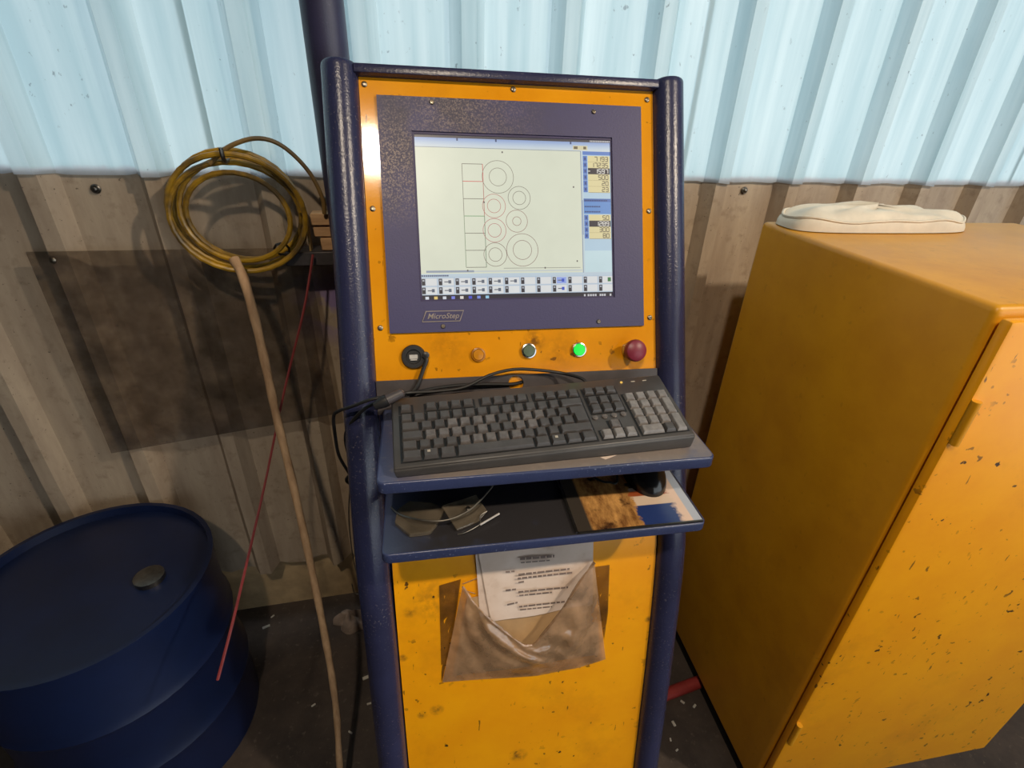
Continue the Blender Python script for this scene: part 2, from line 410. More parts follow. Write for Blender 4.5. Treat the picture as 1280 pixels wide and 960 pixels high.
# ------------------------------------------------------------------ lamp above the photographer, and the added right lamp
M['bulb'] = emit('bulb_glass', (255, 226, 180), 4)
for L, power, cone, aim, lb in LAMPS:
    lamp = thing('pendant_lamp', lb, 'lamp', L, 'pendant lamps over the work place')
    b = B(); b.lathe(L, (0, 0, 1), [(.02, .30), (.05, .28), (.06, .2), (.20, .06), (.205, .055), (.19, .06), (.055, .18), (.02, .19)], 28); b.build('lamp_shade', M['steel'], lamp)
    b = B(); b.tube([L + Vector((0, 0, .28)), L + Vector((0, 0, 1.9 - L.z))], .006, 8); b.build('lamp_cord', M['rubber'], lamp)
    b = B(); b.lathe(L, (0, 0, 1), [(.01, -.02), (.05, 0), (.06, .05), (.045, .10), (.02, .15), (.02, .19)], 20); b.build('bulb', M['bulb'], lamp)
    ld = bpy.data.lights.new('lamp_light', 'SPOT'); ld.shadow_soft_size = .05; ld.spot_size = math.radians(cone); ld.spot_blend = 1.0; ld.energy = power; ld.color = (1.0, .84, .64)
    lo = bpy.data.objects.new('lamp_light', ld); COL.objects.link(lo); lo.location = W(L + Vector((0, 0, -.06)))
    lo.rotation_euler = (aim - L).to_track_quat('-Z', 'Y').to_euler()

# ------------------------------------------------------------------ steel column behind the console
col_c = Vector((-.311, .135, 0))
colm = thing('steel_column', 'dark blue round steel column standing behind the control console', 'column', (col_c.x, col_c.y, FZ))
b = B(); b.tube([(col_c.x, col_c.y, FZ+.01), (col_c.x, col_c.y, 1.9)], .0365, 28); b.build('shaft', M['column'], colm)
b = B(); b.box(col_c.x-.07, col_c.x+.07, col_c.y-.06, col_c.y+.045, FZ, FZ+.012); b.bevel(.002); b.build('base_plate', M['column'], colm)

# ------------------------------------------------------------------ control console
con = thing('control_console', 'yellow and dark blue machine control console with built-in monitor and two trays', 'console', (0, -.35, FZ))
for sx in (-1, 1):
    path = [Vector((sx*.2785 + (.006*min(1, max(0, (-z-.5)/.4)) if sx < 0 else 0), y+.004, z)) for z, y in [(.015, .0068), (.012, .0054)] + PROF[1:3] + [(-.60, -.271)] + PROF[3:]]
    fine = [path[0]]
    for a_, c_ in zip(path, path[1:]): fine += [a_.lerp(c_, .5), c_]
    b = B(); b.tube(fine, [.024, .0275] + [.0285]*(len(fine)-2), 28); b.build('post', M['navy'], con)
b = B(); b.hexa([pt(-.2555, -.0, .016), pt(.2555, -.0, .016), pt(.2555, 0, -.09), pt(-.2555, 0, -.09)], [pt(-.2555, .014, .016), pt(.2555, .014, .016), pt(.2555, .014, -.09), pt(-.2555, .014, -.09)])
b.bevel(.0015); b.build('top_rail', M['navy'], con)
b = B()
b.slab(lambda s, t: Vector((-.2495 + .499*s, prof(-.012 - 1.5*t) + .02, -.012 - 1.5*t)), 1, 24, (0, .11, 0)); b.build('housing', M['navy'], con, angle=30)
# yellow front panel
panel = B(); panel.hexa([pt(-.25, -.545, -.004), pt(.25, -.545, -.004), pt(.25, 0, -.004), pt(-.25, 0, -.004)], [pt(-.25, -.545), pt(.25, -.545), pt(.25, 0), pt(-.25, 0)])
panel = panel.build('front_panel', M['yellow'], con)
def screw(parent, px, py, r=.0045, w=0.0):
    u, v = uv(px, py, w); b = B(); o = pt(u, v, w)
    b.lathe(o, PN, [(r, 0), (r, .0015), (r*.75, .0025), (r*.45, .0026), (r*.45, .0012)], 14); return b.build('screw', M['screw'], parent)
for q in ((455.5, 105.5), (641.5, 112), (808.5, 125), (466, 261), (811, 264), (475.5, 410), (812, 397)): screw(panel, *q)
def loop_rect(u0, u1, v0, v1, w, angs, c):
    out = []
    for a in angs:
        dx, dy = math.cos(a), math.sin(a)
        t = min(((u1-c[0])/dx if dx > 1e-9 else (u0-c[0])/dx if dx < -1e-9 else 9), ((v1-c[1])/dy if dy > 1e-9 else (v0-c[1])/dy if dy < -1e-9 else 9))
        out.append(pt(c[0]+dx*t, c[1]+dy*t, w))
    return out
def angs_for(rects, c, n=48):
    A = [2*math.pi*k/n for k in range(n)]
    for (u0, u1, v0, v1) in rects:
        for u in (u0, u1):
            for v in (v0, v1): A.append(math.atan2(v-c[1], u-c[0]) % (2*math.pi))
    A = sorted(set(round(a, 6) for a in A)); return A
# bezel with the screen opening (rounded corners)
SU0, SU1, SV0, SV1 = -.1706, .1717, -.3576, -.0819
BZ = (-.2234, .2260, -.4095, -.0281); SC = (SU0, SU1, SV0, SV1); c = ((SU0+SU1)/2, (SV0+SV1)/2)
A = angs_for([BZ, SC], c, 64)
inner = loop_rect(*SC, .0002, A, c)
b = B(); b.holed(loop_rect(*BZ, .0002, A, c), inner, PN*.0045)
bez = b.build('monitor_bezel', M['bezel'], con, angle=30)
for q in ((540, 128), (742, 140), (554, 408), (748, 402)): screw(bez, *q, r=.0038, w=.0045)
b = B(); SC2 = (SU0-.0, SU1+.0, SV0-.0, SV1+.0); SC3 = (SU0+.0035, SU1-.003, SV0+.003, SV1-.004)
A2 = angs_for([SC2, SC3], c, 64); b.holed(loop_rect(*SC2, .0003, A2, c), loop_rect(*SC3, .0003, A2, c), PN*.0022); b.build('gasket', plain('violet_gasket', (46, 38, 84), .5), bez, angle=30)
# ---- screen
def EM(c, st=1.0): return emit('screen_%d_%d_%d' % c, c, st)
pal = {}; mats = []; SB = B()
def pi(c):
    if c not in pal: pal[c] = len(mats); mats.append(EM(c, SCR))
    return pal[c]
SCR = .74
def zs(zx, zy): return (500 + zx/4.0, 150 + zy/4.0)          # zoomed screen view -> photograph pixels
def sp(zx, zy, w=.0006): u, v = uv(*zs(zx, zy), w); return pt(u, v, w)
lay = [.0006]
def srect(x0, y0, x1, y1, c, x2=None, x3=None, y2=None, y3=None):
    lay[0] += 2e-7; w = .0006 + lay[0]
    # the picture leans by the camera's roll: corners follow the screen's own axes
    a = uv(*zs(x0, y0), w); d = uv(*zs(x1, y1), w)
    SB.quad(pt(a[0], d[1], w), pt(d[0], d[1], w), pt(d[0], a[1], w), pt(a[0], a[1], w), pi(c))
def suv(u0, v0, u1, v1, c):                                    # in screen fractions, v from the top
    lay[0] += 2e-7; w = .0006 + lay[0]
    U = lambda s: SU0 + (SU1-SU0)*s
    V = lambda s: SV1 - (SV1-SV0)*s
    SB.quad(pt(U(u0), V(v1), w), pt(U(u1), V(v1), w), pt(U(u1), V(v0), w), pt(U(u0), V(v0), w), pi(c))
def sfrac(zx, zy):
    u, v = uv(*zs(zx, zy), .001); return ((u-SU0)/(SU1-SU0), (SV1-v)/(SV1-SV0))
def line(u0, v0, u1, v1, c, t=.0028):
    a_ = 1.241
    if abs(u1-u0) > abs(v1-v0): suv(u0, v0-t*a_/2, u1, v0+t*a_/2, c)
    else: suv(u0-t/2, v0, u0+t/2, v1, c)
def ring(cu, cv, r, c, t=.0024):
    lay[0] += 2e-7; w = .0006 + lay[0]; n = 48; o = pt(SU0+(SU1-SU0)*cu, SV1-(SV1-SV0)*cv, w); t *= (SU1-SU0)
    r *= (SU1-SU0); vs = [[SB.bm.verts.new(o + Vector((1, 0, 0))*(q*math.cos(2*math.pi*i/n)) + PU*(q*math.sin(2*math.pi*i/n))) for q in (r-t/2, r+t/2)] for i in range(n)]
    for i in range(n):
        f = SB.bm.faces.new([vs[i][0], vs[i][1], vs[(i+1) % n][1], vs[(i+1) % n][0]]); f.material_index = pi(c)
CANV = (218, 222, 202)
suv(0, 0, 1, 1, (196, 212, 218))                              # whole display
suv(.01, .002, 1, .030, (70, 66, 74))                          # title bar
for i in range(14): suv(.885+i*.0078, .018, .885+i*.0078+.005, .027, (200, 200, 205))
for i in range(6):                                             # toolbar, graded strips
    suv(.0, .030+.0095*i, 1, .0395+.0095*i, [(150, 172, 214), (164, 184, 218), (178, 196, 220), (190, 205, 222), (200, 212, 222), (206, 216, 220)][i])
for q in (.21, .40, .78): suv(q, .03, q+.008, .045, (70, 84, 120))
suv(.795, .052, .872, .078, (214, 206, 170)); suv(.80, .057, .82, .073, (110, 100, 80)); suv(.85, .057, .865, .073, (110, 100, 80))
suv(.0, .085, .835, .835, CANV); line(.0, .085, .835, .085, (140, 150, 160))
line(.835, .085, .835, .84, (130, 146, 170), .004)
suv(.832, .385, .842, .60, (150, 166, 190))                    # scroll bars
suv(.035, .815, .27, .828, (150, 160, 176)); suv(.27, .818, .83, .826, (196, 204, 206))
line(.42, .805, .82, .805, (150, 150, 140))
suv(.845, .085, 1, .835, (178, 204, 222)); suv(.845, .70, 1, .835, (196, 220, 226)); suv(.845, .085, 1, .107, (92, 128, 196))
SEG = {'0': 'abcdef', '1': 'bc', '2': 'abged', '3': 'abgcd', '4': 'fgbc', '5': 'afgcd', '6': 'afgedc', '7': 'abc', '8': 'abcdefg', '9': 'abcdfg', '-': 'g', ' ': ''}
def digits(txt, right, top, h, c):
    w = h*.52; step = w*1.45; t = .0036
    for i, ch in enumerate(reversed(txt)):
        x1 = right - i*step; x0 = x1 - w; mid = top + h/2
        for sgm in SEG[ch]:
            if sgm == 'a': line(x0, top, x1, top, c, t)
            if sgm == 'g': line(x0, mid, x1, mid, c, t)
            if sgm == 'd': line(x0, top+h, x1, top+h, c, t)
            if sgm == 'f': line(x0, top, x0, mid, c, t)
            if sgm == 'e': line(x0, mid, x0, top+h, c, t)
            if sgm == 'b': line(x1, top, x1, mid, c, t)
            if sgm == 'c': line(x1, mid, x1, top+h, c, t)
CREAM, DKN, INK = (222, 210, 160), (44, 40, 54), (92, 84, 72)
def numbers(y0, rows, hi):
    rh = .0375
    for i, tx in enumerate(rows):
        y = y0 + i*rh
        suv(.846, y+.001, .868, y+rh-.001, (84, 120, 190)); suv(.853, y+.010, .862, y+.027, (52, 74, 130))
        suv(.872, y, .988, y+rh, DKN if i == hi else CREAM)
        if i != hi: line(.872, y+rh, .988, y+rh, (150, 136, 100), .0022)
        digits(tx, .978, y+.006, .025, (225, 222, 214) if i == hi else INK)
numbers(.112, ['7193', '17235', '- 1597', '500', '20', '23'], 2)
suv(.845, .375, .99, .47, (96, 142, 204)); suv(.845, .375, .99, .395, (74, 110, 176))
for j, q in enumerate((.382, .42, .452)):
    for i in range(9 if j else 13): suv(.85+i*.0095, q, .857+i*.0095, q+.009, (40, 58, 110))
numbers(.475, ['50', '1289', '300', '80'], 1)
# drawing: six nested squares and seven rings
G1, RD, GN = (120, 116, 106), (206, 60, 66), (84, 150, 92)
tl, br = sfrac(305, 215), sfrac(418, 733); x0, x1 = .232, .333; y0, dy = tl[1]+.004, (br[1]-tl[1])/6
for i in range(7):
    line(x0, y0+dy*i, x1, y0+dy*i, G1 if i in (0, 2, 4, 5, 6) else RD if i == 1 else GN, .003)
for i in range(6):
    line(x0, y0+dy*i, x0, y0+dy*(i+1), G1 if i < 3 else (120, 140, 112), .0026); line(x1, y0+dy*i, x1, y0+dy*(i+1), RD if i < 1 else (176, 110, 100) if i < 3 else (104, 128, 104), .003)
for zx, zy, ro, ri, cc in ((489, 285, 78, 43, (132, 124, 112)), (596, 390, 55, 32, (126, 120, 110)), (470, 430, 57, 33, (184, 112, 108)), (584, 506, 53, 21, (150, 112, 104)), (473, 552, 57, 33, (180, 104, 108)), (612, 650, 78, 46, (138, 110, 104)), (477, 673, 57, 33, (128, 110, 100))):
    a_ = sfrac(zx, zy); e_ = sfrac(zx+ro, zy); f_ = sfrac(zx+ri, zy)
    ring(a_[0], a_[1], e_[0]-a_[0], cc); ring(a_[0], a_[1], f_[0]-a_[0], cc)
for q in ((.235, .812), (.33, .40), (.43, .10), (.79, .30), (.80, .76), (.63, .80)): suv(q[0], q[1], q[0]+.007, q[1]+.010, (96, 90, 90))
# soft keys and task bar
suv(0, .838, 1, .965, (176, 196, 214)); suv(.0, .838, 1, .856, (190, 206, 218))
for i in range(14): suv(.012+i*.0095, .842, .019+i*.0095, .851, (60, 70, 110))
for rrow in range(2):
    for i in range(12):
        cx_, cy_ = .008 + i*.0825, .860 + rrow*.052
        suv(cx_, cy_, cx_+.078, cy_+.048, (206, 212, 220)); suv(cx_+.024, cy_+.004, cx_+.075, cy_+.044, (222, 224, 224) if not (i == 8 and rrow == 0) else (150, 170, 230))
        suv(cx_+.003, cy_+.004, cx_+.020, cy_+.044, (52, 50, 58)); suv(cx_+.007, cy_+.010, cx_+.016, cy_+.020, (170, 175, 185))
        if i in (1, 2, 3, 4, 5, 8) and not (rrow and i in (5,)) or (rrow and i == 0):
            line(cx_+.03, cy_+.024, cx_+.05, cy_+.024, (110, 112, 122), .005); suv(cx_+.05, cy_+.014, cx_+.064, cy_+.034, (96, 104, 120) if i != 8 else (60, 84, 190))
        if i == 11 and rrow == 0: suv(cx_+.05, cy_+.01, cx_+.068, cy_+.036, (60, 120, 70))
suv(0, .963, 1, 1, (40, 36, 48))
for i, cc in enumerate(((220, 225, 235), (230, 200, 120), (210, 215, 225), (120, 130, 220), (225, 220, 215), (70, 80, 200), (120, 140, 220), (150, 200, 230))):
    suv(.025+i*.0425, .972, .042+i*.0425, .992, cc)
for q in (.835, .855, .868, .881, .894, .92, .932, .944, .975): suv(q, .975, q+.009, .989, (200, 200, 205))
scr = SB.build('screen', mats, con, smooth=False, recalc=False)
# maker's plate
lu0, lv0 = uv(528, 389, .0047); lu1, lv1 = uv(580, 401, .0047); sh = .0035
def para(u0, u1, v0, v1, w): return [pt(u0-sh, v0, w), pt(u1-sh, v0, w), pt(u1+sh, v1, w), pt(u0+sh, v1, w)]
lu0 += .002; lu1 -= .003; lv1 -= .0005
b = B(); b.hexa(para(lu0, lu1, lv1, lv0, .0047), para(lu0, lu1, lv1, lv0, .0062)); pl = b.build('maker_plate', M['logo_plate'], con)
b = B(); e = .0012; b.hexa(para(lu0+e, lu1-e, lv1+e, lv0-e, .0060), para(lu0+e, lu1-e, lv1+e, lv0-e, .0065)); b.build('plate_field', M['logo_blue'], pl)
def text_mesh(txt, size, place, mat, name, parent, shear=0, bold=.0, align='CENTER'):
    cu = bpy.data.curves.new('t', 'FONT'); cu.body = txt; cu.size = size; cu.align_x = align; cu.align_y = 'CENTER'; cu.shear = shear; cu.offset = bold; cu.extrude = .0002; cu.resolution_u = 3
    o = bpy.data.objects.new('t', cu); COL.objects.link(o); dg = bpy.context.evaluated_depsgraph_get(); dg.update()
    me = bpy.data.meshes.new_from_object(o.evaluated_get(dg)); b = B(); b.bm.from_mesh(me)
    for v in b.bm.verts: v.co = place(v.co)
    bpy.data.objects.remove(o); bpy.data.curves.remove(cu); bpy.data.meshes.remove(me)
    return b.build(name, mat, parent, smooth=False)
lc = ((lu0+lu1)/2, (lv0+lv1)/2)
text_mesh('MicroStep', .0128, lambda q: pt(lc[0]+q.x, lc[1]+q.y, .0067+q.z), M['logo_plate'], 'plate_lettering', pl, .3, .00008)
# controls along the panel's foot
def ring_part(name, u, v, r, prof_, mat, parent, label=None):
    b = B(); b.lathe(pt(u, v, 0), PN, prof_, 32); o = b.build(name, mat, parent, angle=35)
    if label: o['label'] = label
    return o
u, v = uv(517, 446, .004)
usb = ring_part('usb_port', u, v, 0, [(.0205, 0), (.0205, .004), (.019, .0065), (.0125, .0065), (.0115, .003), (.0, .003)], M['black'], con, 'black round usb socket')
b = B(); b.obox(pt(u, v, .0045), (.0068, 0, 0), PU*.0035, PN*.0018); b.obox(pt(u, v-.0052, .0045), (.0055, 0, 0), PU*.0010, PN*.0018); b.build('socket', M['usb_white'], usb)
b = B(); b.lathe(pt(u+.0205, v+.002, .004), PN, [(.006, -.003), (.006, .003), (.004, .004)], 14); b.build('cap_hinge', M['black'], usb)
def pilot(px, py, r, lens, ringmat, label, h=.007):
    u, v = uv(px, py, .004)
    o = ring_part('pilot_lamp', u, v, 0, [(r, 0), (r, .003), (r*.94, .0055), (r*.80, .006), (r*.78, .0035), (0, .0035)], ringmat, con, label)
    ring_part('lens', u, v, 0, [(r*.77, .003), (r*.77, h-.0015), (r*.70, h), (0.001, h+.0008)], lens, o)
pilot(598, 443.5, .0125, M['amber'], plain('amber_ring', (176, 112, 22), .35), 'unlit amber pilot lamp')
pilot(661, 438.5, .0138, M['greygreen'], M['chrome'], 'grey green push button in a chrome ring')
pilot(724, 437, .0135, M['green'], M['chrome'], 'lit bright green pilot lamp')
u, v = uv(788, 438, .004)
es = ring_part('emergency_stop', u, v, 0, [(.0155, 0), (.0155, .004), (.0125, .006), (.0115, .018)], M['yellow_plastic'], con, 'red mushroom emergency stop button')
ring_part('mushroom_head', u, v, 0, [(.0115, .014), (.0165, .018), (.0195, .023), (.0198, .028), (.018, .034), (.012, .0375), (.001, .0385)], M['estop'], es)
# upstand of the keyboard tray with a cable hole
hu, hv = uv(645, 478, .006); hv = min(hv, -.503)
UR = (-.25, .25, -.545, -.488); A3 = angs_for([UR], (hu, hv), 40)
b = B(); b.holed(loop_rect(*UR, .003, A3, (hu, hv)), [pt(hu+.0135*math.cos(a_), hv+.0135*math.sin(a_), .003) for a_ in A3], PN*.003)
up = b.build('tray_upstand', M['charcoal'], con, angle=30)
# trays
def tray(name, x0, x1, y0, y1, z, th, top, label):
    r = .012; q = [(x0, y1), (x0, y0+r)] + [(x0+r-r*math.cos(t*math.pi/8), y0+r-r*math.sin(t*math.pi/8)) for t in range(1, 4)] + [(x0+r, y0)]
    q += [(x1-r, y0)] + [(x1-r+r*math.sin(t*math.pi/8), y0+r-r*math.cos(t*math.pi/8)) for t in range(1, 4)] + [(x1, y0+r), (x1, y1)]
    q = q[::-1]
    b = B(); b.hexa([Vector((x, y, z-th)) for x, y in q[::-1]], [Vector((x, y, z)) for x, y in q[::-1]])
    b.bevel(.003, 3)
    bmesh.ops.recalc_face_normals(b.bm, faces=b.bm.faces[:])
    for f in b.bm.faces:
        f.material_index = 1 if f.normal.z > .97 and f.calc_center_median().z > z-.001 else 0
    o = b.build(name, [M['navy_edge'], top], con, angle=50); o['label'] = label; return o
T1, T2 = -.487, -.602
tray('keyboard_tray', -.241, .264, -.419, -.222, T1, .020, M['tray'], 'upper tray with dusty top and blue edge')
tray('mouse_tray', -.243, .265, -.439, -.272, T2, .018, M['tray2'], 'lower tray with black top and blue edge')
# lower yellow panel, following the console's curved front
b = B(); zt = -.625
b.slab(lambda s, t: Vector((-.242 + .491*s, prof(zt - (Z0+zt-.03)*t), zt - (Z0+zt-.03)*t)), 4, 26, (0, .012, 0)); b.build('lower_panel', M['yellow_low'], con, angle=30)

# ------------------------------------------------------------------ keyboard
KO = Vector((-.2164, -.4126, -.4692)); KX = Vector((.4545, .0195, .0083)).normalized(); KY = Vector((-.0065, .1397, .0307)); KY = (KY - KX*KY.dot(KX)).normalized(); KZ = KX.cross(KY)
KW, KD, KH = .455, .145, .024
def kp(x, y, z=0): return KO + KX*x + KY*y + KZ*z
kb = thing('keyboard', 'black full-size keyboard with worn grey keys on the upper tray', 'keyboard', (0.013, -.33, T1))
def kdrop(x, y):                                               # body underside: level on the tray
    p = kp(x, y); return Vector((p.x, p.y, max(T1+.001, p.z-.055)))
def ring_k(i, z): return [kp(i, i, z), kp(KW-i, i, z), kp(KW-i, KD-i, z), kp(i, KD-i, z)]
rimx0, rimx1, rimy0, rimy1 = .009, .446, .0085, .126
b = B()
o0 = [kp(0, 0, -.003), kp(KW, 0, -.003), kp(KW, KD, -.003), kp(0, KD, -.003)]
b.hexa([kdrop(.003, .002), kdrop(KW-.003, .002), kdrop(KW-.003, KD-.004) + Vector((0, 0, .006)), kdrop(.003, KD-.004) + Vector((0, 0, .006))], o0)
b.bevel(.003, 2); b.build('body', M['kbody'], kb)
b = B(); q0 = ring_k(.0005, -.004); q1 = ring_k(.0025, 0); b.hexa(q0, q1); b.bevel(.0012, 1); b.build('top_cover', M['kbody'], kb)
U_ = .01905; X0, R5 = .0125, .0110
def well_shade(x0, x1, r0, r1, h=1.0):                              # flat dark plate painting the shade of a recess between keys
    b = B(); a_ = (X0 + x0*U_ - .0016, X0 + x1*U_ + .0016, rowy[r0] - .0022, rowy[r1] + h*U_*.96 + .0006)
    b.obox(kp((a_[0]+a_[1])/2, (a_[2]+a_[3])/2, .0001), KX*((a_[1]-a_[0])/2), KY*((a_[3]-a_[2])/2), KZ*.0004); b.build('key_well_shade', M['rubber'], kb)
rowy = {5: R5, 4: R5+U_*.96, 3: R5+U_*1.92, 2: R5+U_*2.88, 1: R5+U_*3.84, 0: R5+U_*5.05}
keymesh = {}
for wv in ((0, 1, 0, 0, .88), (2, 6, 0, 0, .88), (6.5, 10.5, 0, 0, .88), (11, 15, 0, 0, .88), (15.4, 18.4, 0, 0, .88), (0, 15, 5, 1), (15.4, 18.4, 2, 1), (15.4, 18.4, 5, 5), (16.4, 17.4, 4, 4), (18.75, 22.75, 5, 1)): well_shade(*wv)
def key(x, row, w=1.0, h=1.0, worn=False, iso=False):  # worn also selects the pad keys with painted sheen
    kk = (round(w, 2), round(h, 2), worn, iso)
    gx, gy, ht = .0022, .0022, .0060
    W_, H_ = w*U_-gx, (h*U_*.96-gy)
    if kk not in keymesh:
        bb = B(); tx, tyf, tyb = .0022, .0026, .0012
        def L3(p): return KX*p[0] + KY*p[1] + KZ*p[2]
        if iso:
            nl = .25*U_; y2 = H_/2+.0005
            bot = [(nl, 0), (W_, 0), (W_, H_), (0, H_), (0, y2), (nl, y2)]
            top = [(nl+tx, tyf), (W_-tx, tyf), (W_-tx, H_-tyb), (tx, H_-tyb), (tx, y2+.002), (nl+tx, y2+.002)]
            bb.hexa([L3((x_, y_, -.0005)) for x_, y_ in bot], [L3((x_, y_, ht)) for x_, y_ in top])
        else:
            rows = [[(0, 0, -.0005), (W_, 0, -.0005), (W_, H_, -.0005), (0, H_, -.0005)], [(tx*.8, tyf*.8, ht-.001), (W_-tx*.8, tyf*.8, ht-.001), (W_-tx*.8, H_-tyb*.8, ht), (tx*.8, H_-tyb*.8, ht)],
                    [(tx+.0006, tyf+.0006, ht), (W_-tx-.0006, tyf+.0006, ht), (W_-tx-.0006, H_-tyb-.0006, ht+.0008), (tx+.0006, H_-tyb-.0006, ht+.0008)]]
            V = [[bb.bm.verts.new(L3(p)) for p in r] for r in rows]
            for a_, c_ in zip(V, V[1:]):
                for i in range(4): bb.bm.faces.new([a_[i], a_[(i+1) % 4], c_[(i+1) % 4], c_[i]])
            cen = bb.bm.verts.new(L3((W_/2, (H_+tyf-tyb)/2, ht-.0003)))
            for i in range(4): bb.bm.faces.new([V[2][i], V[2][(i+1) % 4], cen])
        o = bb.build('key', (M['key_pad_sheen'] if worn == 2 else M['key_worn']) if worn else M['key'], kb, angle=28, origin=(0, 0, 0)); keymesh[kk] = o.data
    else:
        o = bpy.data.objects.new('key', keymesh[kk]); COL.objects.link(o)
    p = kp(X0 + x*U_ + gx/2, rowy[row], .0002); link(o, p, kb); return o
for x in [0] + [2+i for i in range(4)] + [6.5+i for i in range(4)] + [11+i for i in range(4)] + [15.4, 16.4, 17.4]: key(x, 0, 1, .88)
for i in range(13): key(i, 1)
key(13, 1, 2)
key(0, 2, 1.5); key(0, 3, 1.75); key(0, 4, 1.25)
for i in range(12): key(1.5+i, 2, worn=i in (2, 3, 4, 5, 7, 8, 9))
for i in range(12): key(1.75+i, 3, worn=i in (0, 1, 2, 4, 7, 8))
for i in range(11): key(1.25+i, 4, worn=i in (3, 4, 5, 6, 7))
key(13.5, 3, 1.5, 2, iso=True); key(12.25, 4, 2.75)
lk = [key(x, 5, w) for x, w in ((0, 1.5), (1.5, 1.25), (2.75, 1.25), (4, 6), (10, 1.25), (11.25, 1.25), (12.5, 1.25), (13.75, 1.25))]
for i in range(3):
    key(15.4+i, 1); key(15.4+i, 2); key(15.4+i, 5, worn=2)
key(16.4, 4, worn=True)
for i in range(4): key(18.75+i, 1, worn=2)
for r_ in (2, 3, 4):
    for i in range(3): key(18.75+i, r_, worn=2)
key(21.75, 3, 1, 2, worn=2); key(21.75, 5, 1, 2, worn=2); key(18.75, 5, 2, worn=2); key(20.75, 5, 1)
for i in range(4):
    b = B(); b.lathe(kp(X0+(15.55+i*.83)*U_, rowy[3]+.009+(.0006*i), 0), KZ, [(.0048, -.001), (.0048, .002), (.003, .0032), (.0005, .0035)], 14); b.build('media_button', M['key_worn'], kb)
for i, kk in ((1, lk[1]), (5, lk[5])):                         # window marks on the two logo keys
    x = (1.5 if i == 1 else 11.25)*U_ + X0 + .008; y = rowy[5] + .009; b = B()
    for dx in (0, .0022):
        for dy_ in (0, .0022): b.obox(kp(x+dx, y+dy_, .0071), KX*.0009, KY*.0009, KZ*.0002)
    b.build('key_mark', M['white_print'], kk)
b = B(); b.lathe(kp(X0+19.3*U_, .132, 0), KZ, [(.0022, -.001), (.0022, .0012), (.0005, .0016)], 12); b.build('indicator_led', emit('amber_led', (240, 190, 90), .8), kb)
for i in (1, 2):
    b = B(); b.obox(kp(X0+(19.3+i*1.1)*U_, .132, .0002), KX*.0035, KY*.0008, KZ*.0003); b.build('indicator_mark', M['white_print'], kb)

# ------------------------------------------------------------------ cables about the keyboard
def onz(px, py, z): return hit(px, py, (0, 0, 1), (0, 0, z))
def ony(px, py, y): return hit(px, py, (0, 1, 0), (0, y, 0))
def onp(px, py, w): return hit(px, py, PN, PN*w)
def cable(name, pts, r, mat, label, cat='cable', n=8, parent=None):
    b = B(); b.tube(spline(pts, 7), r, n); o = b.build(name, mat, parent)
    if label: tag(o, label, cat)
    return o
kc = cable('keyboard_cable', [kp(.325, KD-.002, -.010), kp(.318, KD+.010, -.004), onp(700, 466, .022), onp(665, 462, .020), onp(640, 462, .020), onp(612, 469, .022), onp(580, 484, .026), onp(545, 489, .028), onp(510, 491, .034), ony(489, 495, -.262), ony(465, 499, -.268),
    ony(440, 508, -.262), ony(423, 514, -.25), ony(417, 521, -.24), ony(419, 545, -.225), ony(424, 570, -.215), ony(437, 593, -.20), ony(441, 605, -.19), (-.32, -.17, -.66), (-.31, -.10, -.75)], .0028, M['rubber'], 'black keyboard cord arching behind the keyboard and looping out left')
cable('usb_extension_cable', [onp(654, 477, -.001), onp(640, 480, .010), onp(615, 480, .016), onp(580, 481, .020), onp(545, 485, .022), onp(510, 493, .028), ony(486, 499, -.25), ony(462, 507, -.256), ony(446, 520, -.25), ony(434, 537, -.24), ony(432, 552, -.235), ony(437, 572, -.225), ony(441, 588, -.21), (-.325, -.19, -.66), (-.315, -.12, -.74)], .0030, M['rubber'], 'black extension cord from the tray hole bending down beside the left post')
pg = thing('cable_plug', 'grey and black plug coupling lying at the keyboard back left corner', 'plug', onz(478, 507, T1))
P1, P2, P3 = ony(505, 490, -.275), ony(484, 500, -.283), ony(468, 508, -.287)
b = B(); b.tube([P1, P1.lerp(P2, .1), P2, P2.lerp(P3, .1)], [.004, .0075, .0085, .006], 12); b.build('coupler', M['charcoal'], pg)
b = B(); b.tube([P2, P2.lerp(P3, .3), P3], [.010, .010, .006], 12); b.build('plug_grip', M['rubber'], pg)
up_, vp_ = uv(530, 447, .012)
cable('usb_cap_strap', [pt(up_-.001, vp_+.002, .006), pt(up_+.004, vp_-.004, .009), onp(529, 462, .010), onp(524, 476, .012), onp(519, 486, .014), onp(512, 494, .016)], .0035, M['rubber'], 'short black rubber strap hanging down from the usb socket', 'strap')

# ------------------------------------------------------------------ things on the two trays
q = [onz(750, 572, T1), onz(771, 569, T1), onz(757, 574.5, T1)]
b = B(); z = T1+.0006; b.hexa([Vector((p.x, p.y, T1+.0002)) for p in q], [Vector((p.x, p.y, z)) for p in q]); tag(b.build('paper_scrap', M['paper'], smooth=False), 'small white triangular paper scrap under the keyboard edge', 'paper')
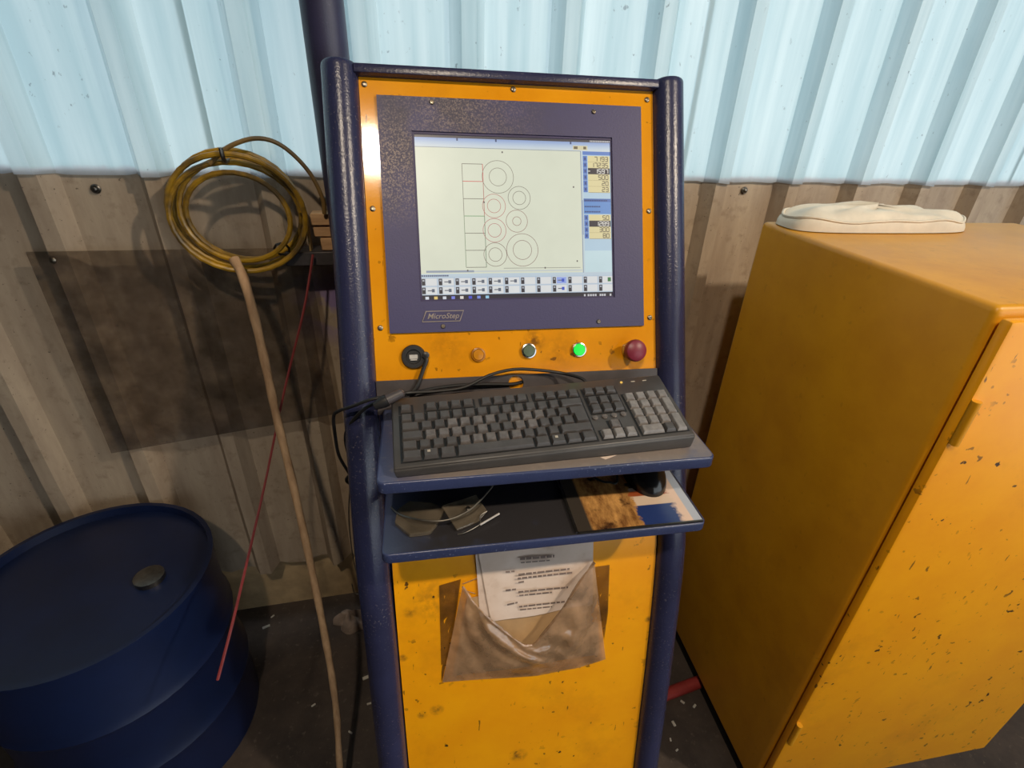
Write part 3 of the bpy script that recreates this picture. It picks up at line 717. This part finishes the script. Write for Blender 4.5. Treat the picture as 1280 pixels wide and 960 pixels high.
# mouse mat with a faded picture print, under a clear cover
k = N('mouse_mat_print')
xx, yy = k.axis(0), k.axis(1)
mat0 = [onz(702, 603, T2), onz(830, 585, T2), onz(867, 645, T2), onz(719, 663, T2)]
e_x = onz(800, 650, T2).x
fur = k.mix(k.ramp(k.noise(1, 6, .7, (70, 25, 40)), .3, .7), lin((92, 52, 26)), lin((214, 160, 92)))
fur = k.mix(k.ramp(k.noise(24, 4), .58, .72), fur, lin((52, 30, 22)))
fx0 = onz(735, 650, T2).x; fx1 = onz(797, 640, T2).x; fx2 = onz(846, 640, T2).x
wob = k.math('ADD', xx, k.math('MULTIPLY', k.math('SUBTRACT', k.noise(60, 4), .5), .03))
infur = k.ramp(wob, fx1+.002, fx1-.002)
yb1, yb2 = onz(800, 622, T2).y, onz(800, 634, T2).y
strip = k.mix(k.ramp(yy, yb1-.001, yb1+.001), lin((214, 190, 168)), lin((150, 74, 40)))
strip = k.mix(k.ramp(yy, yb2+.0006, yb2-.0006), strip, lin((40, 58, 112)))
strip = k.mix(k.ramp(yy, yb1+.012, yb1+.014), strip, lin((206, 176, 150)))
strip = k.mix(k.ramp(yy, yb1+.020, yb1+.022), strip, lin((60, 44, 36)))
strip = k.mix(k.ramp(yy, yb1+.034, yb1+.036), strip, lin((196, 126, 30)))
col = k.mix(infur, strip, fur)
col = k.mix(k.ramp(wob, fx2-.004, fx2+.004), col, lin((226, 196, 176)))
col = k.mix(k.ramp(xx, fx2+.016, fx2+.018), col, lin((176, 182, 196)))
col = k.mix(k.ramp(xx, fx0+.002, fx0-.002), col, lin((60, 54, 48)))
M['mat'] = k.fin(col, .22)
mx0, mx1 = onz(718, 655, T2).x, .258
b = B(); b.box(mx0, mx1, -.4345, -.285, T2+.0005, T2+.0035); b.bevel(.0008, 1)
mm = thing('mouse_mat', 'printed mouse mat with a furry brown picture on the lower tray', 'mouse mat', ((mx0+mx1)/2, -.36, T2))
b.build('mat', M['mat'], mm)
b = B(); b.box(mx0-.004, mx0+.0, -.4345, -.29, T2+.0005, T2+.0042); b.box(mx0, mx1, -.4368, -.4345, T2+.0005, T2+.0042); b.build('cover_edge', M['steel'], mm)
# mouse
mc = onz(812, 612, T2); mc.y += .030
mo = thing('computer_mouse', 'glossy black computer mouse on the printed mat under the upper tray', 'mouse', (mc.x, mc.y, T2+.004))
def mouse_pt(s, t):
    a_ = 2*math.pi*s; h = t
    rx, ry = .035, .054
    k_ = math.cos(h*math.pi/2)**.55
    x, y = rx*k_*math.cos(a_), ry*k_*math.sin(a_)
    if y < 0: x *= 1.02
    z = .036*math.sin(h*math.pi/2)*(1 - .25*(y/ry)**2 + (.05 if y > 0 else .02))
    return Vector((mc.x + x, mc.y + y, T2 + .0038 + z))
b = B(); b.grid(mouse_pt, 36, 12); bmesh.ops.remove_doubles(b.bm, verts=b.bm.verts[:], dist=.0002); b.build('mouse_body', plain('glossy_black', (24, 23, 24), .18), mo)
b = B(); b.lathe(Vector((mc.x-.003, mc.y+.03, T2+.034)), (1, 0, 0), [(.008, 0), (.009, .002), (.009, .005), (.008, .007)], 16); b.build('scroll_wheel', M['rubber'], mo)
mcord = cable('mouse_cord', [Vector((mc.x, mc.y+.052, T2+.012)), Vector((mc.x-.03, mc.y+.075, T2+.010)), onz(772, 600, T2+.006), onz(762, 603, T2+.006), onz(745, 598, T2+.006), Vector((mc.x-.13, mc.y+.07, T2+.007))], .0019, M['rubber'], None, parent=mo)
# smoked plates, wire and bright rod
def plate(name, pix, z, th, mat, label, cat, tilt=0):
    q = [onz(px, py, z) for px, py in pix]
    b = B(); b.hexa([p.copy() for p in q], [p + Vector((0, 0, th)) for p in q]); b.bevel(.0006, 1); return tag(b.build(name, mat, angle=20), label, cat)
plate('smoked_plate', [(494, 657), (512, 672), (537, 669), (545, 660), (556, 640), (540, 632), (512, 630), (497, 641)], T2+.0008, .007, M['smoked'], 'eight-sided smoked plastic plate with cut corners on the lower tray', 'plate')
clip = thing('hinged_plate', 'square smoked plate with a bent steel clip on the lower tray', 'plate', onz(588, 650, T2))
qz = T2 + .009
q = [onz(571, 664, T2+.002), onz(598, 653, T2+.002), onz(609, 640, T2+.009), onz(595, 620, T2+.014), onz(552, 634, T2+.014)]
b = B(); b.hexa([p.copy() for p in q], [p + Vector((0, 0, .003)) for p in q]); b.bevel(.0005, 1); b.build('plate', M['smoked'], clip, angle=20)
b = B(); b.tube(spline([onz(609, 639, T2+.012), onz(602, 643, T2+.012), onz(599.5, 648, T2+.010), onz(600, 655, T2+.006), onz(583, 665, T2+.005), onz(572, 668, T2+.003)], 5), .0009, 6); b.build('clip_wire', M['steel'], clip)
b = B(); b.tube([onz(600, 656, T2+.007), onz(624, 642, T2+.008)], .0016, 8); b.build('rod', M['usb_white'], clip)  # off-white colour paints the gleam of a bright metal rod
b = B(); b.lathe(onz(585, 637, T2+.014), (0, 0, 1), [(.004, -.002), (.004, .003), (.002, .0045)], 12); b.build('rivet', M['steel'], clip)
cable('bent_wire', [onz(489, 634, T2+.004), onz(500, 643, T2+.010), onz(520, 649, T2+.016), onz(545, 651.5, T2+.019), onz(565, 648.5, T2+.021), onz(585, 639, T2+.026), onz(598, 628, T2+.032), onz(613, 611, T2+.042), onz(616, 606, T2+.046)], .0014, M['steel'], 'thin steel wire bent in an arc over the smoked plates', 'wire', 6)

# ------------------------------------------------------------------ papers and plastic pocket on the lower panel
def onl(px, py, w): return hprof(px, py, w)
def sheet_of(name, tlp, trp, brp, blp, w, mat, label, cat, group=None, sag=.0, bow=.004):
    a_, b_, c_, d_ = [onl(*p_, w) for p_ in (tlp, trp, brp, blp)]
    def fn(s, t): 
        p = a_.lerp(b_, s).lerp(d_.lerp(c_, s), t); p.y -= bow*math.sin(math.pi*s)*(.3+.7*t) + .0015*math.sin(9*s+4*t); return p
    b = B(); b.slab(fn, 12, 12, (0, .0008, 0)); return tag(b.build(name, mat, angle=60), label, cat, group)
def text_bars(parent, rows, w):
    b = B()
    for (x0, x1, y0_, y1_, th) in rows:
        n = max(1, int((x1-x0)/9)); x = x0
        while x < x1-1:
            e2 = min(x1, x + rnd.uniform(4, 9)); f0, f1 = (x-x0)/(x1-x0), (e2-x0)/(x1-x0)
            ya, yb = y0_+(y1_-y0_)*f0, y0_+(y1_-y0_)*f1
            b.quad(onl(x, ya+th, w), onl(e2, yb+th, w), onl(e2, yb, w), onl(x, ya, w)); x = e2 + 1.3
    b.build('printed_text', M['ink'], parent, smooth=False)
brown = sheet_of('stained_paper', (584, 748), (744, 714), (750, 818), (566, 846), .003, M['brownpaper'], 'brown stained paper deep inside the plastic pocket', 'paper', bow=.001)
under = sheet_of('paper_sheet', (594, 688), (735, 668), (738, 757), (600, 772), .006, M['paper'], 'plain white sheet edge showing behind the printed page in the pocket', 'paper', bow=.001)
doc = sheet_of('printed_page', (597, 686), (742, 664), (741, 755), (614, 778), .009, M['paper'], 'creased printed page of instructions standing in the plastic pocket', 'paper', bow=.001)
text_bars(doc, [(650, 693, 697, 693.5, 3.2), (651, 689, 702.5, 699.5, 1.6), (632, 645, 714, 713, 2), (648, 712, 717, 710, 2.2), (647, 716, 722, 714.5, 2.2), (648, 655, 727, 726, 2), (632, 645, 737, 735.5, 2), (648, 710, 739, 733, 2), (649, 690, 743.5, 739.5, 1.8), (634, 647, 755, 752, 2), (649, 706, 757.5, 751, 2), (650, 690, 761.5, 757.5, 1.6)], .0116)
pk = thing('plastic_pocket', 'torn clear plastic document pocket taped to the yellow lower panel', 'pocket', onl(655, 850, 0))
topc = [(578, 733), (590, 752), (612, 775), (640, 797), (655, 808), (668, 806), (690, 780), (712, 748), (730, 720), (743, 703)]
botc = [(553, 853), (575, 851), (605, 849), (640, 847), (670, 845), (690, 841), (705, 838), (722, 835), (742, 829), (757, 824)]
def film_pt(s, t):
    i = min(int(s*9), 8); f = s*9-i
    a_ = (topc[i][0]+(topc[i+1][0]-topc[i][0])*f, topc[i][1]+(topc[i+1][1]-topc[i][1])*f); c_ = (botc[i][0]+(botc[i+1][0]-botc[i][0])*f, botc[i][1]+(botc[i+1][1]-botc[i][1])*f)
    edge = min(1, 5*min(s, 1-s)); w = .004 + .009*(1-t)**2 + edge*(.020*(1-t)**.8 + .010*math.sin(math.pi*t)) + (.0055*math.sin(15*s+6*t+2*math.sin(5*t+3*s)) + .003*math.sin(37*s-15*t+2*math.sin(9*s)))*edge*math.sin(math.pi*min(1, t*.9+.12))
    return onl(a_[0]+(c_[0]-a_[0])*t, a_[1]+(c_[1]-a_[1])*t, max(w, .003))
b = B(); b.grid(film_pt, 56, 28); b.build('film', M['film'], pk, angle=80, recalc=False)
b = B()                                                        # rolled lip of the opening
lip = [film_pt(i/30, 0) for i in range(31)]
b.tube(lip, [.0014 + .0022*abs(math.sin(i*.55+.4)) for i in range(31)], 6); b.build('film_lip', M['film'], pk)
def strip(name, pts4, w, mat):
    a_, b_, c_, d_ = pts4; b = B()
    def fn(s, t): 
        x = (a_[0]+(b_[0]-a_[0])*s)*(1-t)+(d_[0]+(c_[0]-d_[0])*s)*t; y = (a_[1]+(b_[1]-a_[1])*s)*(1-t)+(d_[1]+(c_[1]-d_[1])*s)*t
        return onl(x, y, w + .0008*math.sin(20*t+7*s))
    b.grid(fn, 4, 14); b.build(name, mat, pk, angle=80, recalc=False)
strip('tape', [(549, 732), (576, 724), (567, 790), (552, 853)], .0015, M['tape'])
strip('tape', [(741, 709), (762, 706), (760, 766), (755, 800)], .0015, M['tape'])
for a_, c_ in (((578, 730), (596, 723)), ((580, 738), (594, 742))):
    b = B(); b.tube([onl(*a_, .004), onl(*c_, .006)], .001, 6); b.build('film_shred', M['film'], pk)

# ------------------------------------------------------------------ left of the console
# coil of hose on a hook
cc = onwall(300, 265, -.075)
hc = thing('hose_coil', 'dirty yellow hose coil hanging on the wall left of the console', 'hose', cc - Vector((0, 0, .14)))
b = B(); turns = 6; pts = []
for i in range(turns*30+1):
    a_ = 2*math.pi*i/30; kx = i/(turns*30); r_ = .112 + .014*math.sin(kx*9) + .004*math.sin(a_*.5+1)
    low = (math.sin(a_)-1)*.5
    pts.append(cc + WD*(r_*math.cos(a_)) + Vector((0, 0, r_*.93*math.sin(a_) - .012*kx*(1+low)*2)) + WN*(.018*math.sin(kx*11+a_*.3) - .005))
b.tube(pts, .0052, 8); b.build('coiled_hose', M['hose'], hc)
b = B(); b.tube(spline([onwall(262, 205, -.09), onwall(285, 184, -.09), onwall(320, 173, -.09), onwall(352, 182, -.09), onwall(384, 212, -.09), onwall(402, 245, -.09), onwall(405.5, 267, -.085)], 8), .0042, 8); b.build('free_end', M['hose_old'], hc)
b = B(); p = onwall(352, 309, -.085); b.tube([p + Vector((.014*math.cos(t*.7)*.9, .012*math.cos(t*.7+1), .014*math.sin(t*.7)-.004)) for t in range(9)], .0025, 6, closed=True); b.build('tie', M['rubber'], hc)
hk = thing('wall_hook', 'rusty steel hook in the wall carrying the hose coil', 'hook', cc + Vector((0, 0, .10)))
b = B(); tp = cc + Vector((0, 0, .094)); b.tube(spline([tp + WN*.11, tp + WN*.0, tp - WN*.03 + Vector((0, 0, .004)), tp - WN*.035 + Vector((0, 0, .025))], 5), .004, 8); b.build('hook', M['steel'], hk)
# blocks of wood on a steel bar
def wblock(name, p0, p1, off0, off1, mat, label, parent=None):
    a_ = onwall(*p0, off0); c_ = onwall(*p1, off0); b = B()
    b.hexa([Vector((a_.x, a_.y, c_.z)), Vector((c_.x, c_.y, c_.z)), Vector((c_.x, c_.y, c_.z)) + WN*(off1-off0), Vector((a_.x, a_.y, c_.z)) + WN*(off1-off0)], [Vector((a_.x, a_.y, a_.z)), Vector((c_.x, c_.y, a_.z)), Vector((c_.x, c_.y, a_.z)) + WN*(off1-off0), Vector((a_.x, a_.y, a_.z)) + WN*(off1-off0)])
    b.bevel(.002, 1); return tag(b.build(name, mat), label, 'wood')
wblock('wood_block', (387, 267), (432, 282), -.075, -.04, M['wood'], 'rough wood block, topmost of the offcuts beside the console')
wblock('wood_block', (391, 283.5), (432, 296), -.070, -.04, M['wood'], 'rough wood block, middle one of the offcuts beside the console')
wblock('wood_block', (400, 298), (432, 313), -.072, -.04, M['wood'], 'short knotty wood block, lowest of the offcuts beside the console')
wblock('wood_lath', (383, 272), (387.5, 318), -.07, -.045, M['wood_pale'], 'narrow pale wooden lath upright beside the wood blocks')
a_ = onwall(355, 316, -.08); c_ = onwall(445, 331, -.08)
b = B(); b.hexa([Vector((a_.x, a_.y, c_.z)), Vector((c_.x, c_.y, c_.z)), Vector((c_.x, c_.y, c_.z)) + WN*.06, Vector((a_.x, a_.y, c_.z)) + WN*.06], [Vector((a_.x, a_.y, a_.z)), Vector((c_.x, c_.y, a_.z)), Vector((c_.x, c_.y, a_.z)) + WN*.06, Vector((a_.x, a_.y, a_.z)) + WN*.06]); b.bevel(.0015, 1)
tag(b.build('steel_bar', plain('dull_steel', (92, 86, 86), .5, .6, .3, 30)), 'dull grey steel bar under the wood blocks on the wall', 'bar')
# clear acrylic sheet leaning on the wall
sx = (onwall(384, 319, -.05)-WA).dot(WD); qa = [wl(-.40, -.318, -.042), wl(sx, -.318, -.042), wl(sx+.012, -.74, -.042), wl(-.40, -.80, -.042)]
b = B(); b.hexa([p.copy() for p in qa], [p - WN*.004 for p in qa]); acr = tag(b.build('acrylic_sheet', M['acrylic'], smooth=False), 'grimy see-through acrylic sheet fixed to the wall ribs below the hose coil', 'sheet')
for q in (-.36, sx-.03):
    b = B(); b.lathe(wl(q, -.335, -.046), -WN, [(.006, 0), (.006, .002), (.003, .004)], 12); b.build('screw', M['screw'], acr)
# crooked stick
sp_ = [(292, 323, .09), (305, 350, .07), (321, 408, .045), (335, 470, .015), (346, 522, -.01), (365, 600, -.06), (385, 690, -.12), (401, 768, -.18), (414, 840, -.235), (421, 895, -.265), (425, 960, -.315)]
pts = [ony(px, py, y_) for px, py, y_ in sp_]; last = pts[-1]; pts.append(Vector((last.x+.004, last.y-.03, FZ+.004)))
n_ = len(spline(pts, 6)); b = B(); path = spline(pts, 6); b.tube(path, [.0095 - .0025*i/n_ + .0006*math.sin(i*1.3) for i in range(n_)], 10)
st = b.build('wooden_stick', M['stick']); tag(st, 'long crooked peeled wooden stick leaning left of the console', 'stick')
# red wire
b = B(); b.tube(spline([ony(391, 318, .135), ony(387, 345, .12), ony(378, 395, .09), ony(355, 490, .04), ony(330, 610, -.07), ony(305, 718, -.25), ony(290, 781, -.34), ony(272, 850, -.40)], 6), .0026, 6)
tag(b.build('red_wire', M['redwire']), 'thin red wire hanging diagonally from the steel bar to the floor', 'wire')
# blue drum and crate at the far left
dc = Vector((-.915, -.075, FZ))
dr = thing('steel_drum', 'small dark blue steel drum standing on the floor by the left wall sheets', 'drum', dc)
b = B(); R_ = .235; pr = [(R_, 0), (R_, .01)]
for zz in (.18, .36): pr += [(R_, zz-.02), (R_+.008, zz), (R_, zz+.02)]
pr += [(R_, .54), (R_+.006, .545), (R_+.006, .555), (R_-.004, .555), (R_-.006, .535), (0, .535)]
b.lathe(dc, (0, 0, 1), pr, 48); b.build('drum_body', M['bluepl'], dr, angle=30)
b = B(); b.lathe(dc + Vector((.12, 0, .535)), (0, 0, 1), [(.03, 0), (.03, .012), (.02, .014)], 16); b.build('bung', M['steel'], dr)
# thin wire on the wall side, rag and litter
cable('thin_wire', [ony(438, 600, -.13), ony(436, 640, -.10), ony(438, 672, -.08), ony(442, 700, -.07), ony(450, 735, -.07), ony(449, 742, -.07), ony(443, 741, -.07), ony(440, 730, -.07)], .0014, M['steel'], 'thin bare wire dangling along the left post below the cord loop', 'wire', 6)
rp = onz(440, 778, FZ)
def blob(name, c_, rx, ry, h, mat, label, cat, seed, n=18):
    r = random.Random(seed); ph = [r.uniform(0, 6.28) for _ in range(6)]
    def fn(s, t):
        a_ = 2*math.pi*s; rad = math.cos(t*math.pi/2); w_ = 1 + .22*math.sin(2*a_+ph[0]) + .16*math.sin(5*a_+ph[1]) + .1*math.sin(7*a_+ph[5])
        hh = h*math.sin(t*math.pi/2)*(.75 + .3*math.sin(3*a_+ph[2]+3*t) + .2*math.sin(5*a_+ph[3]))
        return Vector((c_.x + rx*rad*w_*math.cos(a_), c_.y + ry*rad*w_*math.sin(a_), c_.z + hh))
    b = B(); b.grid(fn, n*2, 8); bmesh.ops.remove_doubles(b.bm, verts=b.bm.verts[:], dist=.0003); return tag(b.build(name, mat, angle=70), label, cat)
blob('rag', rp, .055, .035, .05, M['rag'], 'crumpled grey rag on the floor behind the left post', 'rag', 5)
for px, py, sz, lb in ((333, 784, .011, 'longest pale chip on the floor beside the blue drum'), (341, 771, .006, 'tiny pale chip just behind the long chip by the drum'), (459, 847, .013, 'wide pale chip on the floor close to the left console post'), (462, 880, .007, 'small pale chip nearest the foot of the left console post'), (438, 916, .006, 'pale crumb on the floor right of the stick foot'), (392, 882, .006, 'pale crumb on the floor left of the crooked stick')):
    p = onz(px, py, FZ); a_ = rnd.uniform(0, 3.1); d1 = Vector((math.cos(a_), math.sin(a_), 0)); d2 = Vector((-math.sin(a_), math.cos(a_), 0))
    b = B(); b.obox(p + Vector((0, 0, .0025)), d1*sz, d2*sz*.35, (0, 0, .002)); b.bevel(.0008, 1)
    tag(b.build('floor_chip', M['chip']), lb, 'debris', 'floor chips left of the console')
# ------------------------------------------------------------------ yellow cabinet right of the console
CX0, CX1, CY0, CY1, CZ0, CZ1 = .55, 1.20, -.51, .03, -1.445, -.226
cab = thing('metal_cabinet', 'large ochre yellow metal cabinet standing right of the console', 'cabinet', ((CX0+CX1)/2, (CY0+CY1)/2, FZ))
b = B(); b.box(CX0, CX1, CY0+.022, CY1, CZ0, CZ1); b.bevel(.010, 3); b.build('cabinet_body', M['cab'], cab, angle=35)
b = B(); b.box(CX0+.025, CX1-.025, CY0+.05, CY1-.02, FZ, CZ0); b.build('plinth', M['plinth'], cab)
b = B(); b.box(CX0+.002, CX1-.002, CY0, CY0+.018, CZ0+.01, CZ1-.012); b.bevel(.006, 2); dr_ = b.build('door', M['yellow_low'], cab, angle=35)
b = B(); b.lathe(Vector((CX1-.06, CY0, -.85)), (0, -1, 0), [(.022, 0), (.022, .006), (.012, .008), (.012, .02)], 16); b.obox((CX1-.06, CY0-.022, -.88), (.009, 0, 0), (0, .005, 0), (0, 0, .05)); b.build('door_handle', M['black'], dr_)
for zz in (-.42, -1.2):
    b = B(); b.tube([(CX0+.006, CY0-.004, zz), (CX0+.006, CY0-.004, zz+.07)], .006, 10); b.build('hinge', M['cab'], dr_)
# bag lying on the cabinet
bc = Vector((.762, -.03, CZ1))
def bag_pt(s, t):
    a_ = 2*math.pi*s; ca, sa = math.cos(a_), math.sin(a_); e_ = .55
    sx = math.copysign(abs(ca)**e_, ca); sy = math.copysign(abs(sa)**e_, sa); rad = math.cos(t*math.pi/2)**.45
    z = .040*math.sin(t*math.pi/2)**.8*(1 + .12*math.sin(5*a_+6*t) + .08*math.sin(9*sx+4*sy))
    return Vector((bc.x + .205*rad*sx, bc.y + .060*rad*sy, bc.z + .0015 + z))
b = B(); b.grid(bag_pt, 64, 12); bmesh.ops.remove_doubles(b.bm, verts=b.bm.verts[:], dist=.0002); bag = thing('plastic_bag', 'flat off-white bag lying on top of the yellow cabinet', 'bag', bc); b.build('bag_body', M['bag'], bag, angle=70)
b = B(); b.tube([bag_pt(i/64, .28) + Vector((0, 0, .002)) for i in range(64)], .0028, 6, closed=True); b.build('seam', M['bag'], bag)
# red bar on the floor, pale chips
pa, pb = onz(832, 868, FZ+.02), onz(872, 853, FZ+.02)
b = B(); b.tube([pa - (pb-pa)*.6, pb + (pb-pa)*.3], .017, 14); tag(b.build('red_pipe', M['redpipe']), 'short red painted pipe on the floor beside the yellow cabinet', 'pipe')
for px, py, sz, lb in ((842, 905, .007, 'largest pale chip on the concrete right of the console'), (838, 925, .004, 'pale crumb below the largest chip near the right post'), (868, 883, .006, 'pale chip on the floor closest to the cabinet plinth'), (853, 878, .006, 'pale chip on the floor just in front of the red pipe'), (846, 938, .004, 'pale crumb nearest the bottom edge right of the console')):
    p = onz(px, py, FZ); a_ = rnd.uniform(0, 3.1); d1 = Vector((math.cos(a_), math.sin(a_), 0)); d2 = Vector((-math.sin(a_), math.cos(a_), 0))
    b = B(); b.obox(p + Vector((0, 0, .002)), d1*sz, d2*sz*.5, (0, 0, .0018)); b.bevel(.0006, 1)
    tag(b.build('floor_chip', M['chip']), lb, 'debris', 'floor chips by the cabinet')
